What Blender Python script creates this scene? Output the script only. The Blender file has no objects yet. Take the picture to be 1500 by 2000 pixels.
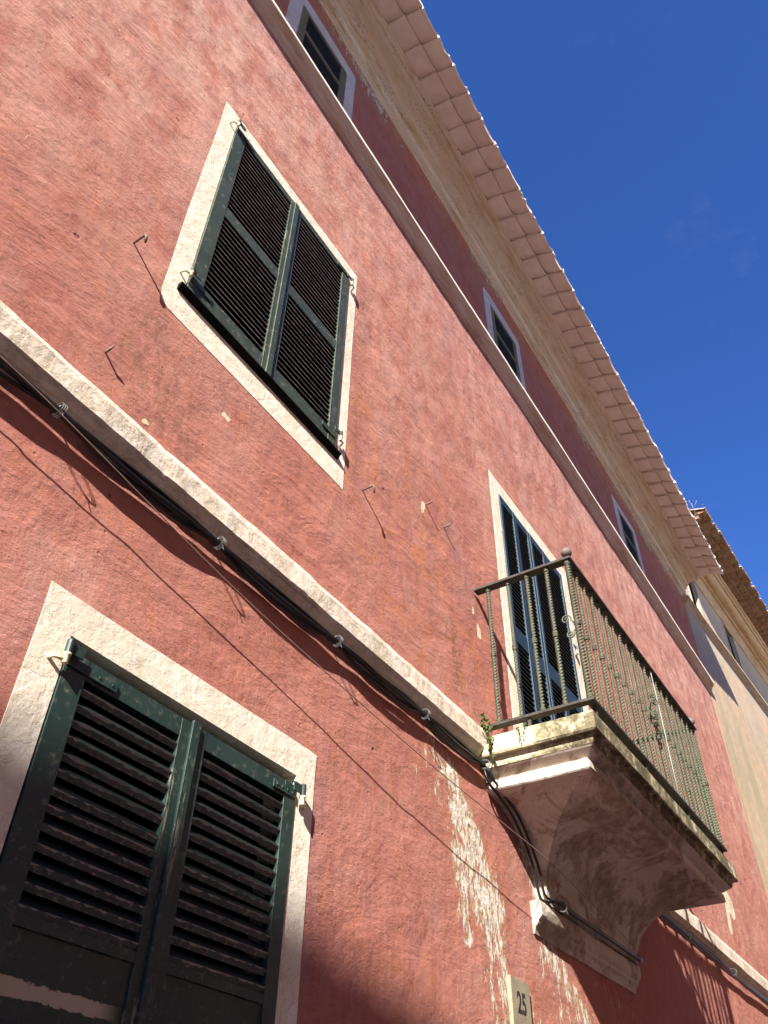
import bpy, math, random
import numpy as np
from mathutils import Vector, Matrix
random.seed(7); rng = np.random.default_rng(11)
scene = bpy.context.scene
R_ = math.radians

# ------------------------------------------------------------------ camera
CAM = Vector((0, -2, 1.6))
cd = bpy.data.cameras.new('camera'); cam = bpy.data.objects.new('camera', cd)
scene.collection.objects.link(cam); scene.camera = cam
cd.sensor_fit = 'HORIZONTAL'; cd.sensor_width = 36; cd.lens = 36 * 1605.45 / 1500
cd.clip_start = 0.05; cd.clip_end = 2000
rx, ry, rz = (0.53587363, -0.84416052, 0.01524716), (0.57245861, 0.35000459, -0.74147686), (0.62058891, 0.40606626, 0.67080518)
M = Matrix(((rx[0], -ry[0], -rz[0]), (rx[1], -ry[1], -rz[1]), (rx[2], -ry[2], -rz[2])))
cam.matrix_world = Matrix.Translation(CAM) @ M.to_4x4()

# ------------------------------------------------------------------ sun and sky
SUN = Vector((3.05, 1.0, -2.12)).normalized()
elev = math.asin(-SUN.z); rot = math.atan2(-SUN.x, -SUN.y)
sl = bpy.data.lights.new('sun', 'SUN'); sl.energy = 5.0; sl.angle = R_(0.5); sl.color = (1.0, 0.95, 0.88)
so = bpy.data.objects.new('sun', sl); scene.collection.objects.link(so)
so.rotation_euler = SUN.to_track_quat('-Z', 'Y').to_euler(); so.location = (-12, -8, 20)
w = bpy.data.worlds.new('World'); scene.world = w; w.use_nodes = True
wn = w.node_tree; bg = wn.nodes['Background']
sky = wn.nodes.new('ShaderNodeTexSky'); sky.sky_type = 'NISHITA'; sky.sun_disc = False
sky.sun_elevation = elev; sky.sun_rotation = rot; sky.air_density = 1.0; sky.dust_density = 0.0; sky.ozone_density = 7.5; sky.altitude = 1000
bg.inputs[1].default_value = 0.1
tcw = wn.nodes.new('ShaderNodeTexCoord'); nzw = wn.nodes.new('ShaderNodeTexNoise'); mpw = wn.nodes.new('ShaderNodeMapping')
mpw.inputs['Scale'].default_value = (3.0, 3.0, 7.0); mpw.inputs['Rotation'].default_value = (0.4, 0.3, 0.2)
nzw.inputs['Scale'].default_value = 2.2; nzw.inputs['Detail'].default_value = 7; nzw.inputs['Roughness'].default_value = 0.62
crw = wn.nodes.new('ShaderNodeValToRGB'); crw.color_ramp.elements[0].position = 0.60; crw.color_ramp.elements[1].position = 0.80
crw.color_ramp.elements[1].color = (0.028, 0.028, 0.028, 1)
mxw = wn.nodes.new('ShaderNodeMix'); mxw.data_type = 'RGBA'
wn.links.new(tcw.outputs['Generated'], mpw.inputs[0]); wn.links.new(mpw.outputs[0], nzw.inputs[0]); wn.links.new(nzw.outputs[0], crw.inputs[0])
wn.links.new(crw.outputs[0], mxw.inputs[0]); hsw = wn.nodes.new('ShaderNodeHueSaturation'); hsw.inputs['Saturation'].default_value = 1.12; hsw.inputs['Hue'].default_value = 0.513; hsw.inputs['Value'].default_value = 0.80; wn.links.new(sky.outputs[0], hsw.inputs['Color']); wn.links.new(hsw.outputs[0], mxw.inputs[6]); mxw.inputs[7].default_value = (5.5, 6.2, 7.2, 1)
wn.links.new(mxw.outputs[2], bg.inputs[0])
vs = scene.view_settings; vs.view_transform = 'Standard'; vs.look = 'None'; vs.gamma = 1.0; vs.use_curve_mapping = False
vs.exposure = 1.66
scene.cycles.max_bounces = 8; scene.cycles.diffuse_bounces = 5

# ------------------------------------------------------------------ materials
class NT:
    def __init__(s, name, rough=0.9, spec=0.3):
        s.m = bpy.data.materials.new(name); s.m.use_nodes = True; s.t = s.m.node_tree
        s.b = s.t.nodes['Principled BSDF']; s.b.inputs['Roughness'].default_value = rough
        s.b.inputs['Specular IOR Level'].default_value = spec
        s.tc = s.t.nodes.new('ShaderNodeTexCoord').outputs['Object']
    def n(s, k): return s.t.nodes.new(k)
    def L(s, a, b): s.t.links.new(a, b)
    def val(s, inp, v):
        if hasattr(v, 'is_output') or isinstance(v, bpy.types.NodeSocket): s.L(v, inp)
        elif isinstance(v, tuple) and len(v) == 3: inp.default_value = (*v, 1)
        else: inp.default_value = v
    def noise(s, scale, detail=4, rough=0.55, stretch=(1, 1, 1), rot=(0, 0, 0), off=(0, 0, 0), dist=0.0):
        mp = s.n('ShaderNodeMapping'); mp.inputs['Scale'].default_value = stretch; mp.inputs['Rotation'].default_value = rot
        mp.inputs['Location'].default_value = off
        nz = s.n('ShaderNodeTexNoise'); nz.inputs['Scale'].default_value = scale; nz.inputs['Detail'].default_value = detail
        nz.inputs['Roughness'].default_value = rough; nz.inputs['Distortion'].default_value = dist
        s.L(s.tc, mp.inputs[0]); s.L(mp.outputs[0], nz.inputs[0]); return nz.outputs[0]
    def voro(s, scale, stretch=(1, 1, 1), feature='F1', off=(0, 0, 0)):
        mp = s.n('ShaderNodeMapping'); mp.inputs['Scale'].default_value = stretch; mp.inputs['Location'].default_value = off
        nz = s.n('ShaderNodeTexVoronoi'); nz.feature = feature; nz.inputs['Scale'].default_value = scale
        s.L(s.tc, mp.inputs[0]); s.L(mp.outputs[0], nz.inputs[0]); return nz.outputs[0]
    def ramp(s, x, a, b, c0=0.0, c1=1.0):
        r = s.n('ShaderNodeMapRange'); r.interpolation_type = 'SMOOTHSTEP'
        s.val(r.inputs[0], x)
        r.inputs[1].default_value = a; r.inputs[2].default_value = b; r.inputs[3].default_value = c0; r.inputs[4].default_value = c1
        return r.outputs[0]
    def math(s, op, a, b=0.0):
        r = s.n('ShaderNodeMath'); r.operation = op; s.val(r.inputs[0], a); s.val(r.inputs[1], b); return r.outputs[0]
    def mix(s, f, a, b, mode='MIX'):
        r = s.n('ShaderNodeMix'); r.data_type = 'RGBA'; r.blend_type = mode
        s.val(r.inputs[0], f); s.val(r.inputs[6], a); s.val(r.inputs[7], b); return r.outputs[2]
    def attr(s, name):
        a = s.n('ShaderNodeAttribute'); a.attribute_name = name; sp = s.n('ShaderNodeSeparateColor'); s.L(a.outputs['Color'], sp.inputs[0])
        return sp.outputs[0], sp.outputs[1], sp.outputs[2], a.outputs['Alpha']
    def xyz(s):
        sp = s.n('ShaderNodeSeparateXYZ'); s.L(s.tc, sp.inputs[0]); return sp.outputs
    def color(s, c): s.val(s.b.inputs['Base Color'], c)
    def bump(s, *hs, strength=1.0):
        # heights in metres
        tot = None
        for h, a in hs:
            v = s.math('MULTIPLY', h, a); tot = v if tot is None else s.math('ADD', tot, v)
        b = s.n('ShaderNodeBump'); b.inputs['Distance'].default_value = 1.0; b.inputs['Strength'].default_value = strength
        s.L(tot, b.inputs['Height']); s.L(b.outputs[0], s.b.inputs['Normal'])

def mat_wall():
    s = NT('red_limewash', 0.95, 0.15)
    peel, orange, dark, pale = s.attr('wear_toneA'); attic_tone, lowz, purple, white = s.attr('wear_toneB')
    big = s.ramp(s.noise(0.9, 5), 0.35, 0.65); mid = s.ramp(s.noise(4.5, 6, 0.65), 0.32, 0.68)
    fine = s.ramp(s.noise(48, 8, 0.78, (0.8, 1, 1)), 0.30, 0.70); grit = s.ramp(s.noise(150, 4, 0.8), 0.35, 0.65)
    hst = s.ramp(s.noise(16, 6, 0.7, (0.28, 1, 1), (0, R_(18), 0)), 0.28, 0.72)
    vst = s.ramp(s.noise(26, 6, 0.7, (1, 1, 0.16)), 0.28, 0.72)
    st = s.n('ShaderNodeMix'); st.data_type = 'FLOAT'; s.L(lowz, st.inputs[0]); s.L(hst, st.inputs[2]); s.L(vst, st.inputs[3]); st = st.outputs[0]
    c = s.mix(big, (0.35, 0.110, 0.088), (0.43, 0.168, 0.135))
    trow = s.ramp(s.noise(2.6, 6, 0.6, (0.35, 1, 1), (0, R_(8), 0), dist=0.8), 0.40, 0.62); runs = s.ramp(s.noise(2.4, 6, 0.62, (1, 1, 0.13), off=(0, 3, 0)), 0.50, 0.68)
    c = s.mix(s.math('MULTIPLY', trow, 0.45), c, (0.455, 0.19, 0.135))
    c = s.mix(s.math('MULTIPLY', runs, 0.30), c, (0.29, 0.082, 0.062))
    c = s.mix(s.math('MULTIPLY', mid, 0.55), c, (0.42, 0.165, 0.135))
    c = s.mix(s.math('MULTIPLY', fine, 0.45), c, (0.47, 0.225, 0.175))
    c = s.mix(s.math('MULTIPLY', grit, 0.10), c, (0.24, 0.085, 0.06))
    c = s.mix(s.math('MULTIPLY', s.ramp(s.noise(19, 7, 0.75, (0.6, 1, 1), (0, R_(15), 0), off=(3, 3, 1)), 0.56, 0.70), 0.55), c, (0.45, 0.185, 0.09))
    c = s.mix(s.math('MULTIPLY', s.ramp(st, 0.5, 1.0), 0.20), c, (0.55, 0.28, 0.225))
    c = s.mix(s.math('MULTIPLY', s.ramp(st, 0.45, 0.0), 0.22), c, (0.25, 0.066, 0.054))
    on = s.ramp(s.noise(7, 8, 0.76, (1, 1, 0.55)), 0.47, 0.62)
    on2 = s.ramp(s.noise(30, 5, 0.7, (1, 1, .5)), 0.42, 0.62)
    c = s.mix(s.math('MULTIPLY', s.math('MULTIPLY', on, s.math('ADD', s.math('MULTIPLY', on2, .7), .3)), orange), c, (0.52, 0.185, 0.058))
    c = s.mix(s.math('MULTIPLY', pale, s.ramp(s.noise(5, 6, 0.7, (1, 1, 0.5), off=(3, 0, 1)), 0.35, 0.62)), c, (0.60, 0.365, 0.285))
    bloom = s.ramp(s.noise(3.4, 8, 0.7, (0.8, 1, 0.6), off=(6, 2, 4), dist=0.4), 0.52, 0.66); c = s.mix(s.math('MULTIPLY', bloom, 0.42), c, (0.47, 0.255, 0.215))
    c = s.mix(attic_tone, c, s.mix(mid, (0.50, 0.145, 0.070), (0.54, 0.22, 0.125)))  # attic band: same paint, lifted and warmed to offset shade and blue skylight
    pn = s.math('MULTIPLY', purple, s.ramp(s.noise(9, 6, 0.7, (1, 1, 0.5)), 0.36, 0.55))
    c = s.mix(s.math('MULTIPLY', pn, 0.85), c, (0.33, 0.16, 0.16))
    dn = s.math('MULTIPLY', dark, s.ramp(s.noise(22, 6, 0.75, (1, 1, 0.4)), 0.40, 0.62))
    c = s.mix(s.math('MULTIPLY', dn, 0.75), c, (0.13, 0.085, 0.05))
    # hair-thin cream chips everywhere
    chip = s.ramp(s.noise(11, 4, 0.8, (1, 1, 0.42), off=(7, 0, 2), dist=0.6), 0.70, 0.715)
    chip2 = s.ramp(s.noise(31, 4, 0.75, (1, 1, 0.35), off=(1, 0, 5), dist=0.4), 0.705, 0.725)
    c = s.mix(s.math('MULTIPLY', s.math('MAXIMUM', chip, chip2), 0.8), c, (0.66, 0.50, 0.31))
    # big peel
    pnz = s.math('ADD', s.math('MULTIPLY', s.noise(15, 9, 0.78, (1, 1, 0.34), dist=0.35), 1.25), s.math('MULTIPLY', s.noise(45, 4, 0.7, (1, 1, 0.5)), 0.5))
    ps = s.math('ADD', s.math('MULTIPLY', peel, 0.62), s.math('SUBTRACT', pnz, 0.98))
    rim = s.ramp(ps, 0.27, 0.33); core = s.math('MULTIPLY', s.ramp(ps, 0.335, 0.36), s.ramp(s.noise(30, 8, 0.8, (1, 1, 0.45), off=(2, 2, 2)), 0.44, 0.49))
    c = s.mix(s.math('MULTIPLY', rim, 0.8), c, s.mix(s.ramp(s.noise(20,5), .4, .6), (0.42, 0.15, 0.07), (0.52, 0.33, 0.16)))
    c = s.mix(core, c, s.mix(s.ramp(s.noise(26, 5, 0.6), 0.35, 0.65), (0.72, 0.68, 0.61), (0.66, 0.57, 0.42)))
    wn_ = s.math('ADD', white, s.math('MULTIPLY', s.math('SUBTRACT', s.noise(38, 5, 0.7, (1, 1, 0.4)), 0.5), 0.5))
    wf = s.ramp(wn_, 0.45, 0.5)
    c = s.mix(wf, c, s.mix(s.ramp(s.noise(30, 5), 0.4, 0.6), (0.70, 0.62, 0.48), (0.62, 0.5, 0.32)))
    pit2 = s.ramp(s.math('ADD', s.voro(2.6, (1, 1, 1.3), off=(5, 1, 3)), s.math('MULTIPLY', s.noise(40, 3), .06)), 0.055, 0.075)
    c = s.mix(s.math('MULTIPLY', s.math('SUBTRACT', 1.0, pit2), 0.65), c, (0.12, 0.04, 0.03))
    s.color(c)
    pit = s.ramp(s.voro(9, (1, 1, 1), off=(2, 1, 3)), 0.035, 0.07)
    h1 = s.noise(5, 3, 0.5); h2 = s.noise(17, 5, 0.6, (0.55, 1, 1), (0, R_(25), 0)); h3 = s.noise(48, 8, 0.74, (0.7, 1, 1), (0, R_(20), 0))
    h4 = s.noise(130, 6, 0.8); tr2 = s.noise(3.3, 7, 0.6, (0.45, 1, 1), (0, R_(12), 0), dist=1.6)
    crk_ = s.ramp(s.math('ABSOLUTE', s.math('SUBTRACT', s.noise(1.6, 9, 0.62, (1, 1, 1.5), off=(4, 4, 4)), 0.5)), 0.0, 0.0025)
    crk_ = s.math('MAXIMUM', crk_, s.ramp(s.noise(1.3, 2, off=(9, 0, 0)), 0.50, 0.46))
    s.bump((h1, 0.014), (trow, 0.0035), (h2, 0.0048), (st, 0.0008), (s.math('MULTIPLY', h3, s.ramp(s.noise(2.1, 5, 0.6, off=(1, 8, 2)), 0.3, 0.65, 0.40, 1.25)), 0.0068), (h4, 0.0020), (tr2, 0.015), (pit, 0.006), (pit2, 0.012), (core, -0.0060), (wf, -0.003), (chip, -0.0012), (crk_, 0.0022), strength=0.9)
    return s.m

def mat_plaster(name, c0, c1, c2, rough=0.92, bumpk=1.0, dirt=0.5, mould=0.0, stain=(0.42, 0.31, 0.18), slabm=False, corb=False):
    s = NT(name, rough, 0.15)
    a = s.ramp(s.noise(6, 6, 0.65), 0.34, 0.66); b = s.ramp(s.noise(23, 6, 0.7), 0.35, 0.65)
    c = s.mix(a, c0, c1); c = s.mix(s.math('MULTIPLY', b, 0.5), c, c2)
    d = s.ramp(s.noise(9, 7, 0.72, (1, 1, 0.6), off=(4, 2, 0)), 0.52, 0.70)
    c = s.mix(s.math('MULTIPLY', d, dirt), c, stain)
    f = s.math('MULTIPLY', s.ramp(s.noise(60, 7, 0.8), 0.58, 0.70), s.ramp(s.noise(4, 4), 0.40, 0.62)); c = s.mix(s.math('MULTIPLY', f, 0.40), c, (0.25, 0.20, 0.14))
    lay = s.ramp(s.noise(4.2, 8, 0.68, (1, 1, 1), off=(6, 1, 9), dist=0.5), 0.52, 0.535); c = s.mix(s.math('MULTIPLY', lay, 0.55), c, c1)
    if slabm:
        x_, y_, z_ = s.xyz()
        mm = s.math('MULTIPLY', s.ramp(y_, -0.30, -0.50), s.ramp(s.noise(7, 8, 0.78, off=(3, 3, 8)), 0.38, 0.52))
        c = s.mix(s.math('MULTIPLY', mm, 0.88), c, s.mix(s.ramp(s.noise(45, 6, 0.75), 0.4, 0.6), (0.045, 0.036, 0.020), (0.15, 0.122, 0.062)))
    if corb:
        q = s.ramp(s.noise(1.7, 8, 0.68, (1, 1.6, 1), off=(2.4, 5, 1), dist=0.6), 0.47, 0.53)
        c = s.mix(s.math('MULTIPLY', q, 0.75), c, s.mix(s.ramp(s.noise(14, 8, 0.72), 0.40, 0.60), (0.20, 0.145, 0.09), (0.40, 0.32, 0.235)))
        k = s.ramp(s.noise(3.6, 5, 0.6, off=(9, 1, 3)), 0.69, 0.70); c = s.mix(k, c, (0.42, 0.19, 0.10))
    if mould:
        m = s.math('MULTIPLY', s.ramp(s.noise(4.5, 7, 0.75, (1, 1, 1), off=(1, 7, 3)), 0.44, 0.54), s.ramp(s.noise(48, 6, 0.75), 0.36, 0.56))
        c = s.mix(s.math('MULTIPLY', m, mould), c, (0.07, 0.055, 0.032))
    s.color(c)
    s.bump((s.noise(8, 4, 0.55), 0.010 * bumpk), (s.noise(26, 7, 0.68), 0.0055 * bumpk), (s.noise(120, 4, 0.7), 0.0007 * bumpk), (lay, 0.0025), strength=0.75)
    return s.m

def mat_moulding(name, c0, c1, c2, mould=0.5, lip=None, along=(0.12, 1, 1), stainc=(0.36, 0.19, 0.075)):
    s = NT(name, 0.92, 0.15)
    a = s.ramp(s.noise(7, 6, 0.65, along), 0.34, 0.66); b = s.ramp(s.noise(3.2, 7, 0.7, (0.7, 3, 3)), 0.40, 0.62)
    c = s.mix(a, c0, c1); c = s.mix(s.math('MULTIPLY', b, 0.6), c, c2)
    c = s.mix(s.math('MULTIPLY', s.ramp(s.noise(2.1, 6, 0.7, (0.8, 4, 4), off=(5, 2, 1)), 0.50, 0.68), 0.7), c, stainc)
    m = s.math('MULTIPLY', s.ramp(s.noise(2.0, 6, 0.75, (0.6, 6, 6), off=(1, 7, 3)), 0.50, 0.60), s.ramp(s.noise(70, 6, 0.78, (0.5, 1, 1)), 0.50, 0.60))
    c = s.mix(s.math('MULTIPLY', m, mould), c, (0.09, 0.07, 0.045))
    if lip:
        x_, y_, z_ = s.xyz(); c = s.mix(s.ramp(z_, lip - .006, lip + .002), c, (0.80, 0.75, 0.64))  # whiter lip: the sunlit top fillet is painted into the colour
    s.color(c)
    s.bump((s.noise(9, 4, 0.55, (0.4, 1, 1)), 0.003), (s.noise(40, 6, 0.7), 0.0022), strength=0.6)
    return s.m

def mat_paint(name, c0, c1, worn, wear=0.5, rough=0.45, sc=1.0, band=None):
    s = NT(name, rough, 0.4)
    a = s.ramp(s.noise(4, 5, 0.6), 0.35, 0.65)
    c = s.mix(a, c0, c1)
    streak = s.ramp(s.noise(26 * sc, 6, 0.75, (1, 1, 0.12)), 0.66, 0.70)
    hs = s.ramp(s.noise(20 * sc, 6, 0.75, (0.22, 1, 1), off=(3, 3, 3)), 0.67 - 0.03 * wear, 0.70 - 0.03 * wear)
    gate = s.ramp(s.noise(2.2, 4, 0.6, off=(8, 2, 6)), 0.50, 0.62)
    bl = s.ramp(s.noise(7 * sc, 7, 0.7, (1, 1, 0.7), off=(5, 1, 2), dist=0.8), 0.70 - 0.05 * wear, 0.715 - 0.05 * wear)
    f = s.math('MAXIMUM', s.math('MULTIPLY', streak, 0.7), s.math('MAXIMUM', s.math('MULTIPLY', hs, 0.8), bl))
    if band:
        x_, y_, z_ = s.xyz()
        cen = s.math('MULTIPLY', s.ramp(x_, 1.79, 1.80), s.ramp(x_, 1.875, 1.865))
        f = s.math('MAXIMUM', s.math('MULTIPLY', cen, s.ramp(s.noise(34, 6, 0.75, (1, 1, 0.10)), 0.58, 0.61)), s.math('MULTIPLY', f, 0.35))
        gate = s.math('MAXIMUM', gate, cen)
    f = s.math('MULTIPLY', f, gate)
    c = s.mix(s.math('MULTIPLY', f, min(1, wear * 1.25)), c, worn)
    # paint worn off along convex edges
    g = s.n('ShaderNodeNewGeometry')
    if band:
        x_, y_, z_ = s.xyz()
        bd = s.math('ADD', s.ramp(s.math('ABSOLUTE', s.math('SUBTRACT', z_, band)), 0.008, 0.040, 0.5, 0), s.math('MULTIPLY', s.math('SUBTRACT', s.noise(16, 7, 0.75, (0.6, 1, 1)), 0.5), 0.9))
        c = s.mix(s.math('MULTIPLY', s.ramp(bd, 0.36, 0.39), s.ramp(x_, 1.80, 1.70)), c, worn)
    e = s.ramp(s.math('ADD', g.outputs['Pointiness'], s.math('MULTIPLY', s.math('SUBTRACT', s.noise(38, 5, 0.7), 0.5), 0.12)), 0.575, 0.615)
    c = s.mix(s.math('MULTIPLY', e, min(1, wear * 1.3)), c, worn)
    s.color(c); s.val(s.b.inputs['Roughness'], s.ramp(f, 0, 1, rough, 0.9))
    s.bump((s.noise(14, 4, 0.6, (1, 1, 0.2)), 0.0016), (s.noise(90, 4, 0.7), 0.0006), (f, -0.0006), strength=0.8)
    return s.m

def mat_iron(name, c0, c1, c2, rough=0.65):
    s = NT(name, rough, 0.4)
    a = s.ramp(s.noise(14, 6, 0.7), 0.38, 0.62); b = s.ramp(s.noise(60, 6, 0.75), 0.48, 0.62)
    c = s.mix(a, c0, c1); c = s.mix(s.math('MULTIPLY', b, 0.6), c, c2); s.color(c)
    s.bump((s.noise(90, 5, 0.7), 0.0012), strength=0.7); return s.m

def mat_tile(name, cols, rough=0.9):
    s = NT(name, rough, 0.15)
    sv = s.n('ShaderNodeTexVoronoi'); mp = s.n('ShaderNodeMapping'); mp.inputs['Scale'].default_value = (3.2, 4.5, 0.001)
    s.L(s.tc, mp.inputs[0]); s.L(mp.outputs[0], sv.inputs[0]); sp = s.n('ShaderNodeSeparateColor'); s.L(sv.outputs['Color'], sp.inputs[0])
    c = s.mix(sp.outputs[0], cols[0], cols[1])
    c = s.mix(s.ramp(s.noise(5, 6, 0.65), 0.4, 0.65), c, cols[2])
    c = s.mix(s.math('MULTIPLY', s.ramp(s.noise(60, 5, 0.7), 0.5, 0.7), 0.3), c, cols[3]); s.color(c)
    s.bump((s.noise(12, 5, 0.6), 0.004), (s.noise(70, 5, 0.7), 0.0015)); return s.m

def mat_simple(name, c, rough=0.8, spec=0.3, c2=None, sc=20, bump=0.001):
    s = NT(name, rough, spec)
    s.color(s.mix(s.ramp(s.noise(sc, 5, 0.65), 0.35, 0.65), c, c2 or tuple(x * 0.75 for x in c)))
    s.bump((s.noise(sc * 3, 5, 0.6), bump)); return s.m

MW = mat_wall()
M_white = mat_plaster('white_surround', (0.76, 0.69, 0.56), (0.66, 0.58, 0.44), (0.82, 0.77, 0.68), bumpk=0.85, dirt=0.5, stain=(0.46, 0.34, 0.18))
M_attic = mat_plaster('cream_attic_surround', (0.78, 0.68, 0.52), (0.70, 0.60, 0.46), (0.80, 0.71, 0.56), bumpk=0.5, dirt=0.12, mould=0.15)  # cream base, yellowed to offset the blue sky light
M_ledge = mat_plaster('ledge_plaster', (0.70, 0.61, 0.49), (0.56, 0.46, 0.33), (0.74, 0.68, 0.61), bumpk=1.3, dirt=0.45, mould=0.18, stain=(0.34, 0.26, 0.17))
M_slab = mat_plaster('slab_plaster', (0.62, 0.56, 0.36), (0.52, 0.45, 0.26), (0.68, 0.64, 0.50), bumpk=1.4, dirt=0.5, mould=0.6, stain=(0.46, 0.35, 0.15), slabm=True)
M_corbel = mat_plaster('corbel_plaster', (0.60, 0.54, 0.46), (0.52, 0.45, 0.36), (0.66, 0.61, 0.54), bumpk=0.8, dirt=0.45, mould=0.0, stain=(0.34, 0.24, 0.16), corb=True)
M_corn = mat_moulding('cornice_plaster', (0.76, 0.66, 0.53), (0.68, 0.56, 0.42), (0.78, 0.72, 0.63), mould=0.8, stainc=(0.52, 0.33, 0.14))
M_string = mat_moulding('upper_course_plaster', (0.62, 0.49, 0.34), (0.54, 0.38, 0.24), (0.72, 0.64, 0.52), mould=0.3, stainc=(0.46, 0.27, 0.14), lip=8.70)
M_mortar2 = mat_simple('tan_mortar', (0.52, 0.42, 0.31), 0.9, 0.2, (0.38, 0.29, 0.20), 30, 0.003)
M_soffit = mat_simple('painted_tile_soffit', (0.80, 0.71, 0.65), 0.85, 0.2, (0.72, 0.61, 0.54), 6, 0.0006)
M_mortar = mat_simple('white_mortar', (0.80, 0.77, 0.70), 0.9, 0.2, (0.6, 0.55, 0.48), 30, 0.003)
M_rawtile = mat_tile('weathered_terracotta', ((0.26, 0.13, 0.07), (0.11, 0.062, 0.036), (0.22, 0.155, 0.09), (0.38, 0.27, 0.17)))
M_green = mat_paint('dark_green_paint', (0.034, 0.046, 0.029), (0.046, 0.059, 0.037), (0.44, 0.42, 0.34), 0.6, sc=1.0)
M_deep = mat_paint('bottle_green_paint', (0.014, 0.032, 0.028), (0.020, 0.042, 0.036), (0.42, 0.36, 0.27), 0.38, sc=0.8, band=2.075)
S_dark = mat_simple('painted_shade_black', (0.006, 0.007, 0.006), 0.8, 0.1)  # near-black: shade of the slat undersides put into the colour
S_nose = mat_paint('slat_worn_edge', (0.22, 0.22, 0.20), (0.33, 0.32, 0.29), (0.5, 0.48, 0.42), 0.9)
S_nose2 = mat_paint('slat_worn_edge_dark', (0.040, 0.058, 0.052), (0.06, 0.078, 0.07), (0.52, 0.46, 0.36), 0.7)
S_worn = mat_simple('worn_wood', (0.36, 0.34, 0.29), 0.85, 0.2, (0.20, 0.20, 0.17), 30)
S_deep = mat_simple('slat_shade_green', (0.007, 0.012, 0.011), 0.6, 0.3)  # green taken almost to black so slat undersides read as unlit
S_nose3 = mat_simple('slat_edge_plain', (0.07, 0.08, 0.075), 0.6, 0.3)
M_blue = mat_paint('blue_green_paint', (0.014, 0.032, 0.046), (0.018, 0.040, 0.054), (0.30, 0.34, 0.36), 0.25)
M_olive = mat_paint('olive_paint', (0.12, 0.125, 0.045), (0.16, 0.16, 0.055), (0.05, 0.06, 0.07), 0.5, sc=0.7)
M_dark = mat_simple('unlit_black', (0.010, 0.009, 0.008), 1.0, 0.0)  # black standing in for the shade inside openings
M_bar = mat_iron('green_iron', (0.062, 0.068, 0.040), (0.095, 0.098, 0.060), (0.04, 0.036, 0.024))
M_rail = mat_iron('brown_iron', (0.018, 0.015, 0.012), (0.034, 0.029, 0.022), (0.085, 0.07, 0.05))
M_ball = mat_iron('rusty_ball', (0.11, 0.085, 0.07), (0.14, 0.11, 0.09), (0.07, 0.05, 0.04))
M_rust = mat_iron('rusty_iron', (0.10, 0.055, 0.04), (0.16, 0.10, 0.075), (0.30, 0.24, 0.20))
M_cable = mat_simple('black_cable', (0.012, 0.012, 0.013), 0.38, 0.5)
M_wire = mat_simple('grey_wire', (0.33, 0.22, 0.17), 0.6, 0.4)
M_wire2 = mat_simple('light_cord', (0.55, 0.55, 0.52), 0.6, 0.3)
M_clip = mat_simple('galvanised_clip', (0.12, 0.12, 0.12), 0.5, 0.4)
M_hinge = mat_simple('cream_hinge', (0.68, 0.62, 0.42), 0.7, 0.3, (0.55, 0.48, 0.30))
M_leaf = mat_simple('weed_leaf', (0.07, 0.11, 0.028), 0.7, 0.2, (0.12, 0.155, 0.05), 40)
M_stem = mat_simple('weed_stem', (0.14, 0.10, 0.045), 0.8)
M_straw = mat_simple('dry_stalk', (0.45, 0.42, 0.34), 0.8)
M_plate = mat_plaster('stone_plaque', (0.29, 0.25, 0.17), (0.26, 0.22, 0.15), (0.33, 0.29, 0.21), bumpk=0.25, dirt=0.15)
M_ink = mat_simple('dark_numeral', (0.045, 0.037, 0.036), 0.7, 0.2)
M_ochre = None
def mat_ochre():
    s = NT('ochre_render', 0.95, 0.15)
    x, y, z = s.xyz()
    vst = s.ramp(s.noise(18, 6, 0.7, (1, 1, 0.12)), 0.3, 0.7)
    c = s.mix(s.ramp(s.noise(1.3, 6, 0.6), 0.35, 0.65), (0.47, 0.37, 0.25), (0.41, 0.315, 0.215))
    c = s.mix(s.math('MULTIPLY', s.ramp(vst, 0.5, 1), 0.4), c, (0.62, 0.52, 0.38))
    c = s.mix(s.math('MULTIPLY', s.ramp(s.noise(1.1, 6, 0.7, (1, 1, 0.35), off=(2, 0, 4)), 0.45, 0.6), s.ramp(z, 9.6, 8.2)), c, (0.36, 0.30, 0.20))
    c = s.mix(s.math('MULTIPLY', s.ramp(s.noise(2.2, 7, 0.7, (1, 1, 0.3), off=(8, 0, 4)), 0.50, 0.62), 0.65), c, (0.60, 0.36, 0.20))
    c = s.mix(s.math('MULTIPLY', s.ramp(z, 10.4, 10.6), 0.8), c, (0.44, 0.345, 0.26))  # upper wall kept to a duller tone to deepen its shade
    s.color(c); s.bump((s.noise(5, 4), 0.01), (s.noise(20, 6, 0.7, (1, 1, 0.3)), 0.006), (s.noise(70, 5, 0.7), 0.003)); return s.m
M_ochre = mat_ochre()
M_ocorn = mat_moulding('ochre_cornice', (0.52, 0.38, 0.23), (0.44, 0.30, 0.16), (0.55, 0.42, 0.30), mould=0.6)

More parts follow.
